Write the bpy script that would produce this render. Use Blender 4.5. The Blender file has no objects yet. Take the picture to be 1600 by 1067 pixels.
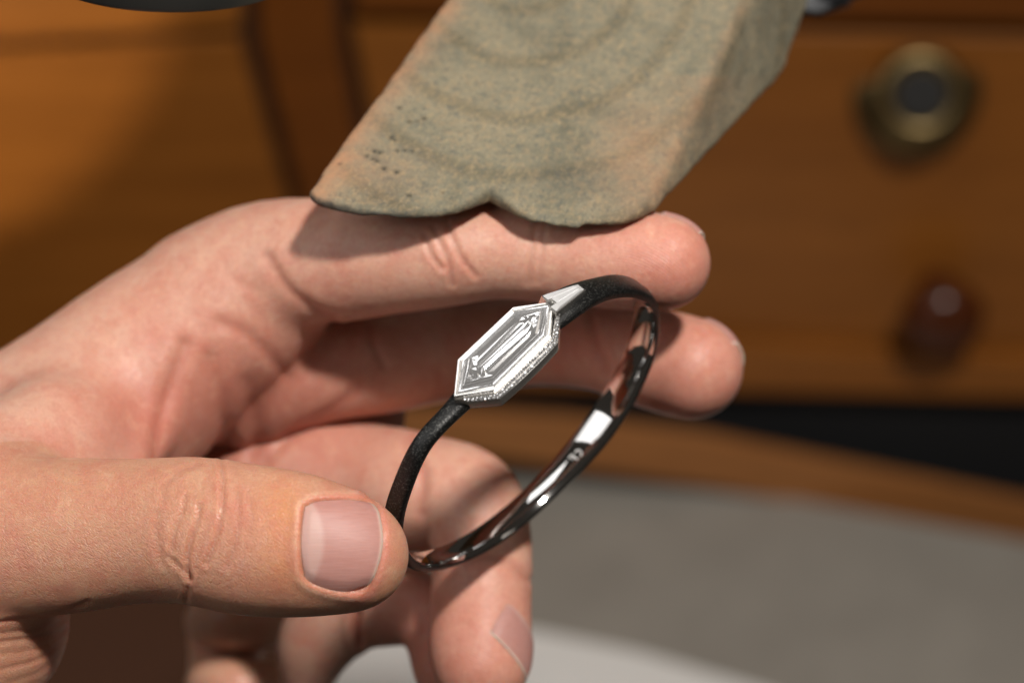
import bpy, math, random
import numpy as np
from mathutils import Vector, Matrix

# =====================================================================
# CAMERA, WORLD, LIGHTS, EXPOSURE
# working frame: x right, y up, z towards the lens, 1 unit = 0.1 mm,
# origin at the point looked at; the world has z up.
# =====================================================================
U = 0.0001
FPX = 85.0 / 36.0 * 1600.0
DIST = FPX
PITCH = math.radians(38)
cp, sp_ = math.cos(PITCH), math.sin(PITCH)
RIGHT = np.array([1.0, 0, 0]); UPV = np.array([0, sp_, cp]); BACK = np.array([0, -cp, sp_])
ROT = np.stack([RIGHT, UPV, BACK], 1)
F0 = np.array([0.0, 0.0, 0.30])
WUP = np.array([0.0, cp, sp_])           # world up seen in the working frame

def W(p):
    return np.asarray(p, float) @ ROT.T * U + F0

scene = bpy.context.scene
COL = scene.collection

cam_d = bpy.data.cameras.new("camera")
cam = bpy.data.objects.new("camera", cam_d)
COL.objects.link(cam)
cam_d.lens = 85; cam_d.sensor_width = 36
cam_d.clip_start = 0.01; cam_d.clip_end = 50
cam.matrix_world = Matrix.LocRotScale(Vector(W([0, 0, DIST])), Matrix(ROT.tolist()).to_quaternion(), None)
cam_d.dof.use_dof = True
cam_d.dof.focus_distance = (DIST - 165) * U
cam_d.dof.aperture_fstop = 11.4
scene.camera = cam

world = bpy.data.worlds.new("World"); scene.world = world
world.use_nodes = True
bg = world.node_tree.nodes["Background"]
bg.inputs[0].default_value = (1.0, 0.86, 0.72, 1)
bg.inputs[1].default_value = 0.035

scene.view_settings.view_transform = 'Standard'
scene.view_settings.look = 'None'
scene.view_settings.exposure = 0.0
scene.view_settings.gamma = 1.0
scene.view_settings.use_curve_mapping = False

def aim(o, loc, target):
    o.location = Vector(loc)
    o.rotation_euler = (Vector(target) - Vector(loc)).to_track_quat('-Z', 'Y').to_euler()

def area(name, p, t, sx, sy, power, color):
    l = bpy.data.lights.new(name, 'AREA'); l.shape = 'RECTANGLE'
    l.size = sx; l.size_y = sy; l.energy = power; l.color = color
    o = bpy.data.objects.new(name, l); COL.objects.link(o)
    aim(o, W(p), W(t)); return o

# small bright lamp above and a little right of the lens
KEYDIR = np.array([0.24, 0.53, 0.81]); KEYDIR /= np.linalg.norm(KEYDIR)
area("key_lamp", KEYDIR * 7500, [0, 0, -100], 0.055, 0.055, 7.6, (1.0, 0.95, 0.89))
# window on the left, mirrored as a white bar inside the bangle
area("window_lamp", [-4000, 1500, 3600], [200, -100, -200], 0.52, 0.32, 0.95, (1.0, 0.98, 0.96))
# small unseen panel added high above to whiten the stone's flat facets
area("added_facet_light", np.array([-0.198, 0.819, 0.538]) * 6500 + np.array([-10, -25, 215]), [-10, -25, 215], 0.26, 0.17, 0.36, (1.0, 0.98, 0.96))
# weak bounce of the room on the right
area("room_lamp", [5200, 2200, 3000], [0, 0, -200], 0.30, 0.4, 0.22, (1.0, 0.9, 0.8))

# unseen spot added for the lit patch at the upper left of the drawers
sl = bpy.data.lights.new("added_patch_spot", 'SPOT')
sl.energy = 1.8; sl.color = (1.0, 0.88, 0.7); sl.spot_size = math.radians(71); sl.spot_blend = 0.05; sl.shadow_soft_size = 0.01
so = bpy.data.objects.new("added_patch_spot", sl); COL.objects.link(so)
BK = 1.205
aim(so, W([-2257 * BK, 155 * BK, DIST - (DIST + 2095) * BK]), W([-2257 * BK, 1264 * BK, DIST - (DIST + 3514) * BK]))

# =====================================================================
# HELPERS
# =====================================================================
def cam_pt(px, py, z):
    s = (DIST - z) / DIST
    return np.array([(px - 800.0) * s, (533.5 - py) * s, z])

def to_px(P):
    s = DIST / (DIST - P[:, 2])
    return np.stack([800 + P[:, 0] * s, 533.5 - P[:, 1] * s], 1)

def ray_plane(px, py, p0, n):
    d = np.array([(px - 800.0), (533.5 - py), -DIST])
    o = np.array([0, 0, DIST])
    t = np.dot(np.asarray(p0) - o, n) / np.dot(d, n)
    return o + d * t

def unit(v):
    v = np.asarray(v, float); return v / np.linalg.norm(v)

def mesh_obj(name, V, F, mat=None, parent=None, smooth=True, origin=None, auto=None):
    """V in the working frame; links ONE mesh object whose origin is 'origin' (or its own centre)."""
    Vw = W(np.asarray(V, float))
    if parent is not None:
        org = np.array(parent["_o"])
    elif origin is not None:
        org = W(origin)
    else:
        org = np.array([Vw[:, 0].mean(), Vw[:, 1].mean(), Vw[:, 2].min()])
    L = Vw - org
    me = bpy.data.meshes.new(name)
    if isinstance(F, np.ndarray):
        k = F.shape[1]
        me.vertices.add(len(L)); me.vertices.foreach_set("co", L.astype(np.float32).ravel())
        me.loops.add(F.size); me.loops.foreach_set("vertex_index", F.astype(np.int32).ravel())
        me.polygons.add(len(F)); me.polygons.foreach_set("loop_start", (np.arange(len(F)) * k).astype(np.int32))
        me.update(calc_edges=True)
    else:
        me.from_pydata([tuple(v) for v in L], [], F); me.update()
    me.validate()
    me.polygons.foreach_set("use_smooth", np.full(len(me.polygons), bool(smooth)))
    if mat is not None: me.materials.append(mat)
    o = bpy.data.objects.new(name, me); COL.objects.link(o)
    if parent is not None:
        o.parent = parent; o["_o"] = [float(x) for x in org]
    else:
        o.location = Vector(org); o["_o"] = [float(x) for x in org]
    if auto is not None:
        me.set_sharp_from_angle(angle=math.radians(auto))
    return o

def empty(name, p):
    o = bpy.data.objects.new(name, None); COL.objects.link(o)
    w = W(p); o.location = Vector(w); o["_o"] = [float(x) for x in w]
    o.empty_display_size = 0.01
    return o

def tag(o, label=None, cat=None, group=None, kind=None):
    if label: o["label"] = label
    if cat: o["category"] = cat
    if group: o["group"] = group
    if kind: o["kind"] = kind
    return o

def catmull(P, n, closed=False):
    P = np.asarray(P, float); m = len(P); out = []
    segs = m if closed else m - 1
    for i in range(segs):
        if closed:
            a, b, c, d = P[(i-1) % m], P[i], P[(i+1) % m], P[(i+2) % m]
        else:
            b, c = P[i], P[i+1]
            a = P[i-1] if i > 0 else 2*b - c
            d = P[i+2] if i + 2 < m else 2*c - b
        for t in np.arange(n) / n:
            out.append(0.5*((2*b) + (c-a)*t + (2*a-5*b+4*c-d)*t*t + (3*b-a-3*c+d)*t**3))
    if not closed: out.append(P[-1])
    return np.array(out)

# ---- materials ------------------------------------------------------
def new_mat(name):
    m = bpy.data.materials.new(name); m.use_nodes = True
    nt = m.node_tree
    return m, nt, nt.nodes["Principled BSDF"]

def N(nt, t, **kw):
    n = nt.nodes.new(t)
    for k, v in kw.items():
        if k.startswith("i_"):
            n.inputs[k[2:].replace("_", " ")].default_value = v
        else:
            setattr(n, k, v)
    return n

def math_n(nt, op, a, b=None):
    n = nt.nodes.new("ShaderNodeMath"); n.operation = op
    for i, x in enumerate((a, b)):
        if x is None: continue
        if isinstance(x, (int, float)): n.inputs[i].default_value = x
        else: nt.links.new(x, n.inputs[i])
    return n.outputs[0]

def mix_c(nt, fac, a, b, mode='MIX'):
    n = nt.nodes.new("ShaderNodeMix"); n.data_type = 'RGBA'; n.blend_type = mode
    for i, x in ((0, fac), (6, a), (7, b)):
        if isinstance(x, (int, float)): n.inputs[i].default_value = x
        elif isinstance(x, tuple): n.inputs[i].default_value = (*x[:3], 1)
        else: nt.links.new(x, n.inputs[i])
    return n.outputs[2]

def noise(nt, vec, scale, detail=4, rough=0.55, dist=0.0):
    n = N(nt, "ShaderNodeTexNoise"); n.inputs["Scale"].default_value = scale
    n.inputs["Detail"].default_value = detail; n.inputs["Roughness"].default_value = rough
    n.inputs["Distortion"].default_value = dist
    if vec is not None: nt.links.new(vec, n.inputs["Vector"])
    return n.outputs["Fac"]

def ramp(nt, fac, stops):
    n = N(nt, "ShaderNodeValToRGB"); e = n.color_ramp.elements
    while len(e) < len(stops): e.new(0.5)
    for el, (p, c) in zip(e, stops):
        el.position = p; el.color = (*c, 1) if len(c) == 3 else c
    nt.links.new(fac, n.inputs[0]); return n.outputs[0]

def mapping(nt, vec, scale=(1, 1, 1), rot=(0, 0, 0)):
    n = N(nt, "ShaderNodeMapping"); n.inputs["Scale"].default_value = scale; n.inputs["Rotation"].default_value = rot
    nt.links.new(vec, n.inputs["Vector"]); return n.outputs[0]

def along(nt, vec, freq, deg):
    """turn first, then stretch: streaks run at 'deg' from the x axis"""
    n = N(nt, "ShaderNodeMapping"); n.vector_type = 'TEXTURE'
    n.inputs["Scale"].default_value = tuple(1 / f for f in freq); n.inputs["Rotation"].default_value = (0, 0, math.radians(deg))
    nt.links.new(vec, n.inputs["Vector"]); return n.outputs[0]

def objco(nt):
    return N(nt, "ShaderNodeTexCoord").outputs["Object"]

def attr(nt, name, out="Fac"):
    n = N(nt, "ShaderNodeAttribute"); n.attribute_name = name; return n.outputs[out]

def bump(nt, height, strength, dist, prev=None):
    n = N(nt, "ShaderNodeBump"); n.inputs["Strength"].default_value = strength; n.inputs["Distance"].default_value = dist
    nt.links.new(height, n.inputs["Height"])
    if prev is not None: nt.links.new(prev, n.inputs["Normal"])
    return n.outputs[0]

def skin_mat():
    m, nt, b = new_mat("skin")
    hp = attr(nt, "rest", "Vector")                    # rest position in millimetres
    base = attr(nt, "tint", "Color")
    blot = noise(nt, hp, 0.16, 4, 0.6, 0.4)
    c = mix_c(nt, math_n(nt, 'MULTIPLY', ramp(nt, blot, [(0.42, (0, 0, 0)), (0.72, (1, 1, 1))]), 0.6), base, (0.56, 0.20, 0.14))
    pale = noise(nt, hp, 0.33, 5, 0.65, 0.8)
    c = mix_c(nt, math_n(nt, 'MULTIPLY', ramp(nt, pale, [(0.52, (0, 0, 0)), (0.75, (1, 1, 1))]), 0.35), c, (0.80, 0.52, 0.36))
    mot = noise(nt, hp, 0.75, 4, 0.65, 0.5)
    c = mix_c(nt, math_n(nt, 'MULTIPLY', ramp(nt, mot, [(0.48, (0, 0, 0)), (0.72, (1, 1, 1))]), 0.4), c, (0.54, 0.20, 0.145))
    fine = noise(nt, hp, 2.6, 3, 0.6)
    c = mix_c(nt, 0.22, c, ramp(nt, fine, [(0.35, (0.55, 0.45, 0.42)), (0.65, (1, 1, 1))]), 'MULTIPLY')
    nt.links.new(c, b.inputs["Base Color"])
    b.inputs["Subsurface Weight"].default_value = 0.8
    b.inputs["Subsurface Radius"].default_value = (1.0, 0.33, 0.18)
    b.inputs["Subsurface Scale"].default_value = 0.0016
    rg = noise(nt, hp, 1.2, 3)
    mr = N(nt, "ShaderNodeMapRange"); mr.inputs[3].default_value = 0.32; mr.inputs[4].default_value = 0.50
    nt.links.new(rg, mr.inputs[0]); nt.links.new(mr.outputs[0], b.inputs["Roughness"])
    b.inputs["Specular IOR Level"].default_value = 0.42
    # fine criss-cross skin lines, drawn out along the thumb's folds
    st = along(nt, hp, (0.75, 3.0, 1.8), -38)
    v1 = N(nt, "ShaderNodeTexVoronoi"); v1.feature = 'DISTANCE_TO_EDGE'; v1.inputs["Scale"].default_value = 1.15
    wob = N(nt, "ShaderNodeVectorMath"); wob.operation = 'ADD'
    nz = N(nt, "ShaderNodeTexNoise"); nz.inputs["Scale"].default_value = 1.4; nt.links.new(hp, nz.inputs["Vector"])
    sc = N(nt, "ShaderNodeVectorMath"); sc.operation = 'SCALE'; sc.inputs["Scale"].default_value = 0.9
    nt.links.new(nz.outputs["Color"], sc.inputs[0])
    nt.links.new(st, wob.inputs[0]); nt.links.new(sc.outputs[0], wob.inputs[1])
    nt.links.new(wob.outputs[0], v1.inputs["Vector"])
    lines = ramp(nt, v1.outputs["Distance"], [(0.0, (0, 0, 0)), (0.14, (1, 1, 1))])
    b1 = bump(nt, math_n(nt, 'MULTIPLY', lines, attr(nt, "fold")), 0.62, 0.00012)
    b2 = bump(nt, noise(nt, hp, 3.6, 3, 0.6), 0.18, 0.00008, b1)
    b3 = bump(nt, noise(nt, hp, 0.55, 4, 0.6), 0.4, 0.0003, b2)
    # fingerprint ridges
    wv = N(nt, "ShaderNodeTexWave"); wv.wave_type = 'RINGS'; wv.rings_direction = 'SPHERICAL'; wv.inputs["Scale"].default_value = 0.72
    wv.inputs["Distortion"].default_value = 1.2; wv.inputs["Detail"].default_value = 1.5; wv.inputs["Detail Scale"].default_value = 0.35
    nt.links.new(attr(nt, "whorl", "Vector"), wv.inputs["Vector"])
    b4 = bump(nt, math_n(nt, 'MULTIPLY', wv.outputs["Fac"], attr(nt, "print")), 0.5, 0.00010, b3)
    nt.links.new(b4, b.inputs["Normal"])
    return m

def nail_mat():
    m, nt, b = new_mat("nail")
    lun = attr(nt, "lunula"); edge = attr(nt, "edge")
    hp = attr(nt, "rest", "Vector")
    st = mapping(nt, hp, (0.12, 3.2, 1.0), (0, 0, 0))
    streak = noise(nt, st, 1.3, 3, 0.6)
    c = mix_c(nt, streak, (0.38, 0.175, 0.15), (0.52, 0.275, 0.235))
    c = mix_c(nt, lun, c, (0.60, 0.43, 0.38))
    c = mix_c(nt, edge, c, (0.74, 0.60, 0.50))
    nt.links.new(c, b.inputs["Base Color"])
    b.inputs["Subsurface Weight"].default_value = 0.5
    b.inputs["Subsurface Radius"].default_value = (1, 0.4, 0.25); b.inputs["Subsurface Scale"].default_value = 0.0012
    b.inputs["Roughness"].default_value = 0.5
    b.inputs["Specular IOR Level"].default_value = 0.45
    nt.links.new(bump(nt, streak, 0.45, 0.0001), b.inputs["Normal"])
    return m

def pin_mat():
    m, nt, b = new_mat("worn_wood")
    hp = attr(nt, "rest", "Vector")
    n1 = noise(nt, hp, 0.09, 5, 0.6, 0.6)
    c = ramp(nt, n1, [(0.3, (0.125, 0.118, 0.082)), (0.5, (0.19, 0.175, 0.122)), (0.72, (0.27, 0.228, 0.15))])
    grain = N(nt, "ShaderNodeTexWave"); grain.wave_type = 'RINGS'; grain.rings_direction = 'SPHERICAL'
    grain.inputs["Scale"].default_value = 0.033; grain.inputs["Distortion"].default_value = 3.5; grain.inputs["Detail"].default_value = 3
    grain.inputs["Detail Scale"].default_value = 0.5
    nt.links.new(attr(nt, "ringco", "Vector"), grain.inputs["Vector"])
    gl = ramp(nt, grain.outputs["Fac"], [(0.0, (0.72, 0.68, 0.62)), (0.25, (1, 1, 1))])
    c = mix_c(nt, 0.8, c, gl, 'MULTIPLY')
    sp1 = noise(nt, hp, 0.8, 5, 0.75)
    c = mix_c(nt, math_n(nt, 'MULTIPLY', ramp(nt, sp1, [(0.5, (0, 0, 0)), (0.60, (1, 1, 1))]), 0.5), c, (0.31, 0.225, 0.13))
    sp2 = noise(nt, hp, 1.1, 5, 0.75, 0.3)
    c = mix_c(nt, math_n(nt, 'MULTIPLY', ramp(nt, sp2, [(0.52, (0, 0, 0)), (0.62, (1, 1, 1))]), 0.75), c, (0.10, 0.105, 0.09))
    sp3 = noise(nt, hp, 3.3, 3, 0.7)
    c = mix_c(nt, math_n(nt, 'MULTIPLY', ramp(nt, sp3, [(0.58, (0, 0, 0)), (0.70, (1, 1, 1))]), 0.6), c, (0.50, 0.42, 0.29))
    # fibre scratches
    fb = noise(nt, along(nt, hp, (0.35, 2.2, 1.5), 55), 0.8, 4, 0.7)
    c = mix_c(nt, math_n(nt, 'MULTIPLY', ramp(nt, fb, [(0.54, (0, 0, 0)), (0.66, (1, 1, 1))]), 0.42), c, (0.40, 0.30, 0.16))
    wr = noise(nt, hp, 0.35, 5, 0.7)
    warm = math_n(nt, 'MULTIPLY', attr(nt, "warm"), ramp(nt, wr, [(0.3, (0.3, 0.3, 0.3)), (0.65, (1, 1, 1))]))
    c = mix_c(nt, warm, c, (0.42, 0.215, 0.115))
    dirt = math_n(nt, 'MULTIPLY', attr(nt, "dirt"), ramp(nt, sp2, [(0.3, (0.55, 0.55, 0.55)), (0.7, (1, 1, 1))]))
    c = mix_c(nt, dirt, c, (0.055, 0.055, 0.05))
    c = mix_c(nt, attr(nt, "pit"), c, (0.03, 0.03, 0.025))
    nt.links.new(c, b.inputs["Base Color"])
    b.inputs["Roughness"].default_value = 0.75; b.inputs["Specular IOR Level"].default_value = 0.25
    b1 = bump(nt, sp1, 0.7, 0.0004); b2 = bump(nt, sp3, 0.5, 0.00015, b1); b3 = bump(nt, fb, 0.4, 0.0002, b2)
    nt.links.new(b3, b.inputs["Normal"])
    return m

def wood_mat(name, dark, light, rough=0.4, axis=(1, 8, 8), scale=6.0):
    m, nt, b = new_mat(name)
    co = objco(nt)
    f = noise(nt, mapping(nt, co, axis), scale, 5, 0.6, 0.6)
    c = ramp(nt, f, [(0.3, dark), (0.7, light)])
    g = noise(nt, mapping(nt, co, tuple(a * 4 for a in axis)), scale, 3, 0.6)
    c = mix_c(nt, 0.3, c, ramp(nt, g, [(0.35, (0.6, 0.6, 0.6)), (0.6, (1, 1, 1))]), 'MULTIPLY')
    nt.links.new(c, b.inputs["Base Color"])
    b.inputs["Roughness"].default_value = rough
    b.inputs["Specular IOR Level"].default_value = 0.35
    nt.links.new(bump(nt, g, 0.15, 0.0003), b.inputs["Normal"])
    return m

def plain_mat(name, col, rough=0.5, metal=0.0, nscale=200, amt=0.2, bmp=0.0, bdist=0.0001):
    m, nt, b = new_mat(name)
    co = objco(nt); f = noise(nt, co, nscale, 4, 0.6)
    c = mix_c(nt, amt, col, ramp(nt, f, [(0.3, (0.4, 0.4, 0.4)), (0.7, (1, 1, 1))]), 'MULTIPLY')
    nt.links.new(c, b.inputs["Base Color"])
    b.inputs["Roughness"].default_value = rough; b.inputs["Metallic"].default_value = metal
    if bmp: nt.links.new(bump(nt, f, bmp, bdist), b.inputs["Normal"])
    return m

def black_metal():
    m, nt, b = new_mat("blasted_black_metal")
    co = objco(nt)
    f = noise(nt, co, 3600, 2, 0.6)
    c = ramp(nt, f, [(0.52, (0.006, 0.006, 0.006)), (0.72, (0.075, 0.075, 0.07))])  # pale speckles in the colour stand in for sparkle on the blasted surface
    nt.links.new(c, b.inputs["Base Color"])
    b.inputs["Metallic"].default_value = 0.35; b.inputs["Roughness"].default_value = 0.40
    nt.links.new(bump(nt, f, 0.7, 0.00008), b.inputs["Normal"])
    return m

def glass_mat(name, col=(1, 1, 1), ior=2.2, rough=0.0):
    m, nt, b = new_mat(name)
    b.inputs["Base Color"].default_value = (*col, 1)
    b.inputs["Transmission Weight"].default_value = 1.0
    b.inputs["IOR"].default_value = ior; b.inputs["Roughness"].default_value = rough
    return m

M_SKIN = skin_mat(); M_NAIL = nail_mat(); M_PIN = pin_mat()
M_BLACK = black_metal()
M_CHROME = plain_mat("polished_white_gold", (0.62, 0.61, 0.60), 0.05, 1.0, 400, 0.06)
M_SETTING = plain_mat("white_gold_setting", (0.80, 0.78, 0.75), 0.26, 0.95, 2500, 0.15)
M_GEM = glass_mat("diamond", (1, 1, 1), 2.35)
M_WOOD = wood_mat("honey_wood", (0.22, 0.070, 0.009), (0.31, 0.104, 0.015))
M_WOOD2 = wood_mat("red_brown_wood", (0.135, 0.037, 0.004), (0.19, 0.054, 0.006))
M_GAP = plain_mat("shadow_gap_wood", (0.05, 0.016, 0.003), 0.7)
M_ARM_SHADE = plain_mat("arm_shade_brown", (0.075, 0.028, 0.012), 0.7)  # dark brown stands in for the arm's shadow
M_WOOD3 = wood_mat("rail_wood", (0.33, 0.125, 0.035), (0.42, 0.17, 0.05), 0.45)
M_KNOBW = wood_mat("knob_wood", (0.06, 0.013, 0.003), (0.09, 0.022, 0.005), 0.22)
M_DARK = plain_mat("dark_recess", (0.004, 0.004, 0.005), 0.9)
M_BRASS = plain_mat("aged_brass", (0.24, 0.17, 0.075), 0.38, 1.0, 120, 0.3)
M_KEYHOLE = plain_mat("keyhole_black", (0.005, 0.004, 0.003), 0.6)
M_GREY = plain_mat("grey_board", (0.33, 0.305, 0.265), 0.7, 0.0, 30, 0.25)
M_PAPER = plain_mat("white_paper", (0.88, 0.87, 0.84), 0.8, 0.0, 40, 0.08)
M_LAMP = plain_mat("black_enamel", (0.022, 0.022, 0.020), 0.35)
M_STEEL = plain_mat("dark_steel", (0.03, 0.032, 0.036), 0.5, 0.3)

# ---- signed distance field meshing ---------------------------------
def smin(a, b, k):
    h = np.clip(0.5 + 0.5 * (b - a) / k, 0, 1)
    return b + (a - b) * h - k * h * (1 - h)

def smax(a, b, k):
    return -smin(-a, -b, k)

def cone(P, a, b, ra, rb):
    ba = (b - a).astype(np.float32); pa = P - a.astype(np.float32)
    h = np.clip((pa @ ba) / max(float(ba @ ba), 1e-6), 0, 1)
    q = pa - h[:, None] * ba
    return np.sqrt(np.einsum('ij,ij->i', q, q)) - (ra + (rb - ra) * h)

def ellipsoid(P, c, r, R=None):
    q = P - np.asarray(c, np.float32)
    if R is not None: q = q @ R.astype(np.float32)
    r = np.asarray(r, np.float32)
    k0 = np.linalg.norm(q / r, axis=1); k1 = np.linalg.norm(q / (r * r), axis=1)
    return k0 * (k0 - 1.0) / np.maximum(k1, 1e-9)

def chain(pts, sub=4):
    """pts (px,py,z,r_px): knuckle positions; returns dense list of points and radii."""
    A = []
    for px, py, z, r in pts:
        s = (DIST - z) / DIST
        A.append([*cam_pt(px, py, z), r * s])
    A = catmull(A, sub)
    return A

FAR = 160.0
def d_chain(P, A, k):
    lo = P.min(0) - FAR; hi = P.max(0) + FAR
    d = None
    for i in range(len(A) - 1):
        r = max(A[i, 3], A[i+1, 3])
        a = np.minimum(A[i, :3], A[i+1, :3]) - r; b = np.maximum(A[i, :3], A[i+1, :3]) + r
        if (a > hi).any() or (b < lo).any(): continue
        e = cone(P, A[i, :3], A[i+1, :3], A[i, 3], A[i+1, 3])
        d = e if d is None else smin(d, e, k)
    return np.full(len(P), FAR, np.float32) if d is None else d

def chunked(f, P, n=6000):
    return np.concatenate([f(P[i:i+n]) for i in range(0, len(P), n)]) if len(P) else np.zeros(0, np.float32)

def sdf_mesh(f, lo, hi, vs, project=2):
    lo = np.asarray(lo, float); hi = np.asarray(hi, float)
    B = 10
    nb = np.ceil((hi - lo) / (vs * B)).astype(int); n = nb * B
    gi = np.stack(np.meshgrid(*[np.arange(k) for k in nb], indexing='ij'), -1).reshape(-1, 3)
    cen = lo + (gi + 0.5) * B * vs
    dc = chunked(f, cen.astype(np.float32), 4000)
    act = np.abs(dc) < B * vs * 0.87 * 1.35 + 6
    G = np.empty(tuple(n), np.float32)
    G[:] = np.repeat(np.repeat(np.repeat(dc.reshape(tuple(nb)), B, 0), B, 1), B, 2)
    off = np.stack(np.meshgrid(*[np.arange(B)] * 3, indexing='ij'), -1).reshape(-1, 3)
    ids = gi[act]; ids = ids[np.lexsort((ids[:, 2], ids[:, 1] // 2, ids[:, 0] // 2))]
    for s in range(0, len(ids), 24):
        blk = ids[s:s+24]
        idx = (blk[:, None, :] * B + off[None]).reshape(-1, 3)
        G[idx[:, 0], idx[:, 1], idx[:, 2]] = f((lo + idx * vs).astype(np.float32))
    ins = G < 0
    cnt = np.zeros(tuple(n - 1), np.uint8)
    for i in (0, 1):
        for j in (0, 1):
            for k in (0, 1):
                cnt += ins[i:n[0]-1+i, j:n[1]-1+j, k:n[2]-1+k]
    cells = np.argwhere((cnt > 0) & (cnt < 8))
    vid = np.full(tuple(n - 1), -1, np.int32); vid[tuple(cells.T)] = np.arange(len(cells))
    corners = np.array([[i, j, k] for i in (0, 1) for j in (0, 1) for k in (0, 1)])
    cv = np.stack([G[tuple((cells + c).T)] for c in corners], 1)
    acc = np.zeros((len(cells), 3)); w = np.zeros(len(cells))
    for a in range(8):
        for b in range(a + 1, 8):
            if np.abs(corners[a] - corners[b]).sum() != 1: continue
            m = (cv[:, a] < 0) != (cv[:, b] < 0)
            t = np.where(m, cv[:, a] / np.where(m, cv[:, a] - cv[:, b], 1), 0)
            p = corners[a] + t[:, None] * (corners[b] - corners[a])
            acc += p * m[:, None]; w += m
    V = lo + (cells + acc / w[:, None]) * vs
    F = []
    for ax in range(3):
        o1, o2 = [(1, 2), (2, 0), (0, 1)][ax]
        sl0 = [slice(1, n[i]-1) for i in range(3)]; sl1 = list(sl0)
        sl0[ax] = slice(0, n[ax]-1); sl1[ax] = slice(1, n[ax])
        A_, B_ = ins[tuple(sl0)], ins[tuple(sl1)]
        e = np.argwhere(A_ != B_)
        s_in = A_[tuple(e.T)]
        base = e.copy()
        for i in range(3):
            if i != ax: base[:, i] += 1
        def g(d1, d2):
            q = base.copy(); q[:, o1] -= d1; q[:, o2] -= d2
            return vid[tuple(q.T)]
        q = np.stack([g(1, 1), g(0, 1), g(0, 0), g(1, 0)], 1)
        q[~s_in] = q[~s_in][:, ::-1]
        F.append(q)
    F = np.concatenate(F); F = F[(F >= 0).all(1)]
    V = V.astype(np.float32)
    def grad(V):
        h = 1.5
        g = np.stack([chunked(f, V + np.eye(3, dtype=np.float32)[i] * h) - chunked(f, V - np.eye(3, dtype=np.float32)[i] * h) for i in range(3)], 1)
        return g / np.maximum(np.linalg.norm(g, axis=1, keepdims=True), 1e-9)
    for _ in range(project):
        nrm = grad(V); V = V - nrm * np.clip(chunked(f, V), -vs, vs)[:, None]
    return V.astype(float), F, grad(V.astype(np.float32)).astype(float)

def poly_dist(Q, poly, closed=True):
    """unsigned distance from 2-D points to polyline, and inside flag"""
    poly = np.asarray(poly, float); m = len(poly)
    d = np.full(len(Q), 1e9); ins = np.zeros(len(Q), bool)
    for i in range(m if closed else m - 1):
        a, b = poly[i], poly[(i + 1) % m]
        ba = b - a; pa = Q - a
        h = np.clip((pa @ ba) / max(ba @ ba, 1e-9), 0, 1)
        d = np.minimum(d, np.linalg.norm(pa - h[:, None] * ba, axis=1))
        if closed:
            c = ((a[1] > Q[:, 1]) != (b[1] > Q[:, 1])) & (Q[:, 0] < (b[0]-a[0]) * (Q[:, 1]-a[1]) / ((b[1]-a[1]) if b[1] != a[1] else 1e-9) + a[0])
            ins ^= c
    return d, ins

def set_attr(o, name, vals, typ='FLOAT'):
    a = o.data.attributes.new(name, typ, 'POINT')
    vals = np.asarray(vals, np.float32)
    if typ == 'FLOAT': a.data.foreach_set("value", vals.ravel())
    elif typ == 'FLOAT_VECTOR': a.data.foreach_set("vector", vals.ravel())
    else: a.data.foreach_set("color", vals.ravel())

# =====================================================================
# WORKBENCH, BOARD AND PAPER BEHIND (large structure)
# =====================================================================
NB = np.array([0, -sp_, cp])                 # vertical drawer front, facing the room
PB = np.array([0, 0, -6200.0])

def slab(name, poly, proud, thick, mat, parent, p0=PB, n=NB, bevel=14):
    """board cut to 'poly' (seen from the front), its face 'proud' of the plane, real thickness behind"""
    n = unit(n)
    q = np.array([ray_plane(x, y, np.asarray(p0) + n * proud, n) for x, y in poly])
    c = q.mean(0)
    inset = c + (q - c) * (1 - bevel / np.linalg.norm(q - c, axis=1, keepdims=True))
    k = len(poly)
    V = np.concatenate([inset, q - n * bevel, q - n * thick])
    a2 = np.cross(q[1] - q[0], q[2] - q[1])
    F = [list(range(k)), list(range(2*k, 3*k))[::-1]]
    for i in range(k):
        j = (i + 1) % k
        F += [[i, k+i, k+j, j], [k+i, 2*k+i, 2*k+j, k+j]]
    if np.dot(a2, n) < 0: F = [f[::-1] for f in F]
    return mesh_obj(name, V, F, mat, parent, smooth=False)

def lathe(name, prof, p, axis, mat, parent, seg=40, k=1.0):
    prof = [(r * k, h * k) for r, h in prof]
    axis = unit(axis); t = unit(np.cross(axis, [0.3, 1, 0.2])); b = np.cross(axis, t)
    V = []; F = []
    for r, h in prof:
        for i in range(seg):
            a = 2*math.pi*i/seg
            V.append(p + axis*h + (t*math.cos(a) + b*math.sin(a))*r)
    for j in range(len(prof)-1):
        for i in range(seg):
            k = (i+1) % seg
            F.append([j*seg+i, j*seg+k, (j+1)*seg+k, (j+1)*seg+i])
    F.append(list(range(seg))[::-1]); F.append([(len(prof)-1)*seg+i for i in range(seg)])
    return mesh_obj(name, V, F, mat, parent, smooth=True, auto=50)

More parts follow.
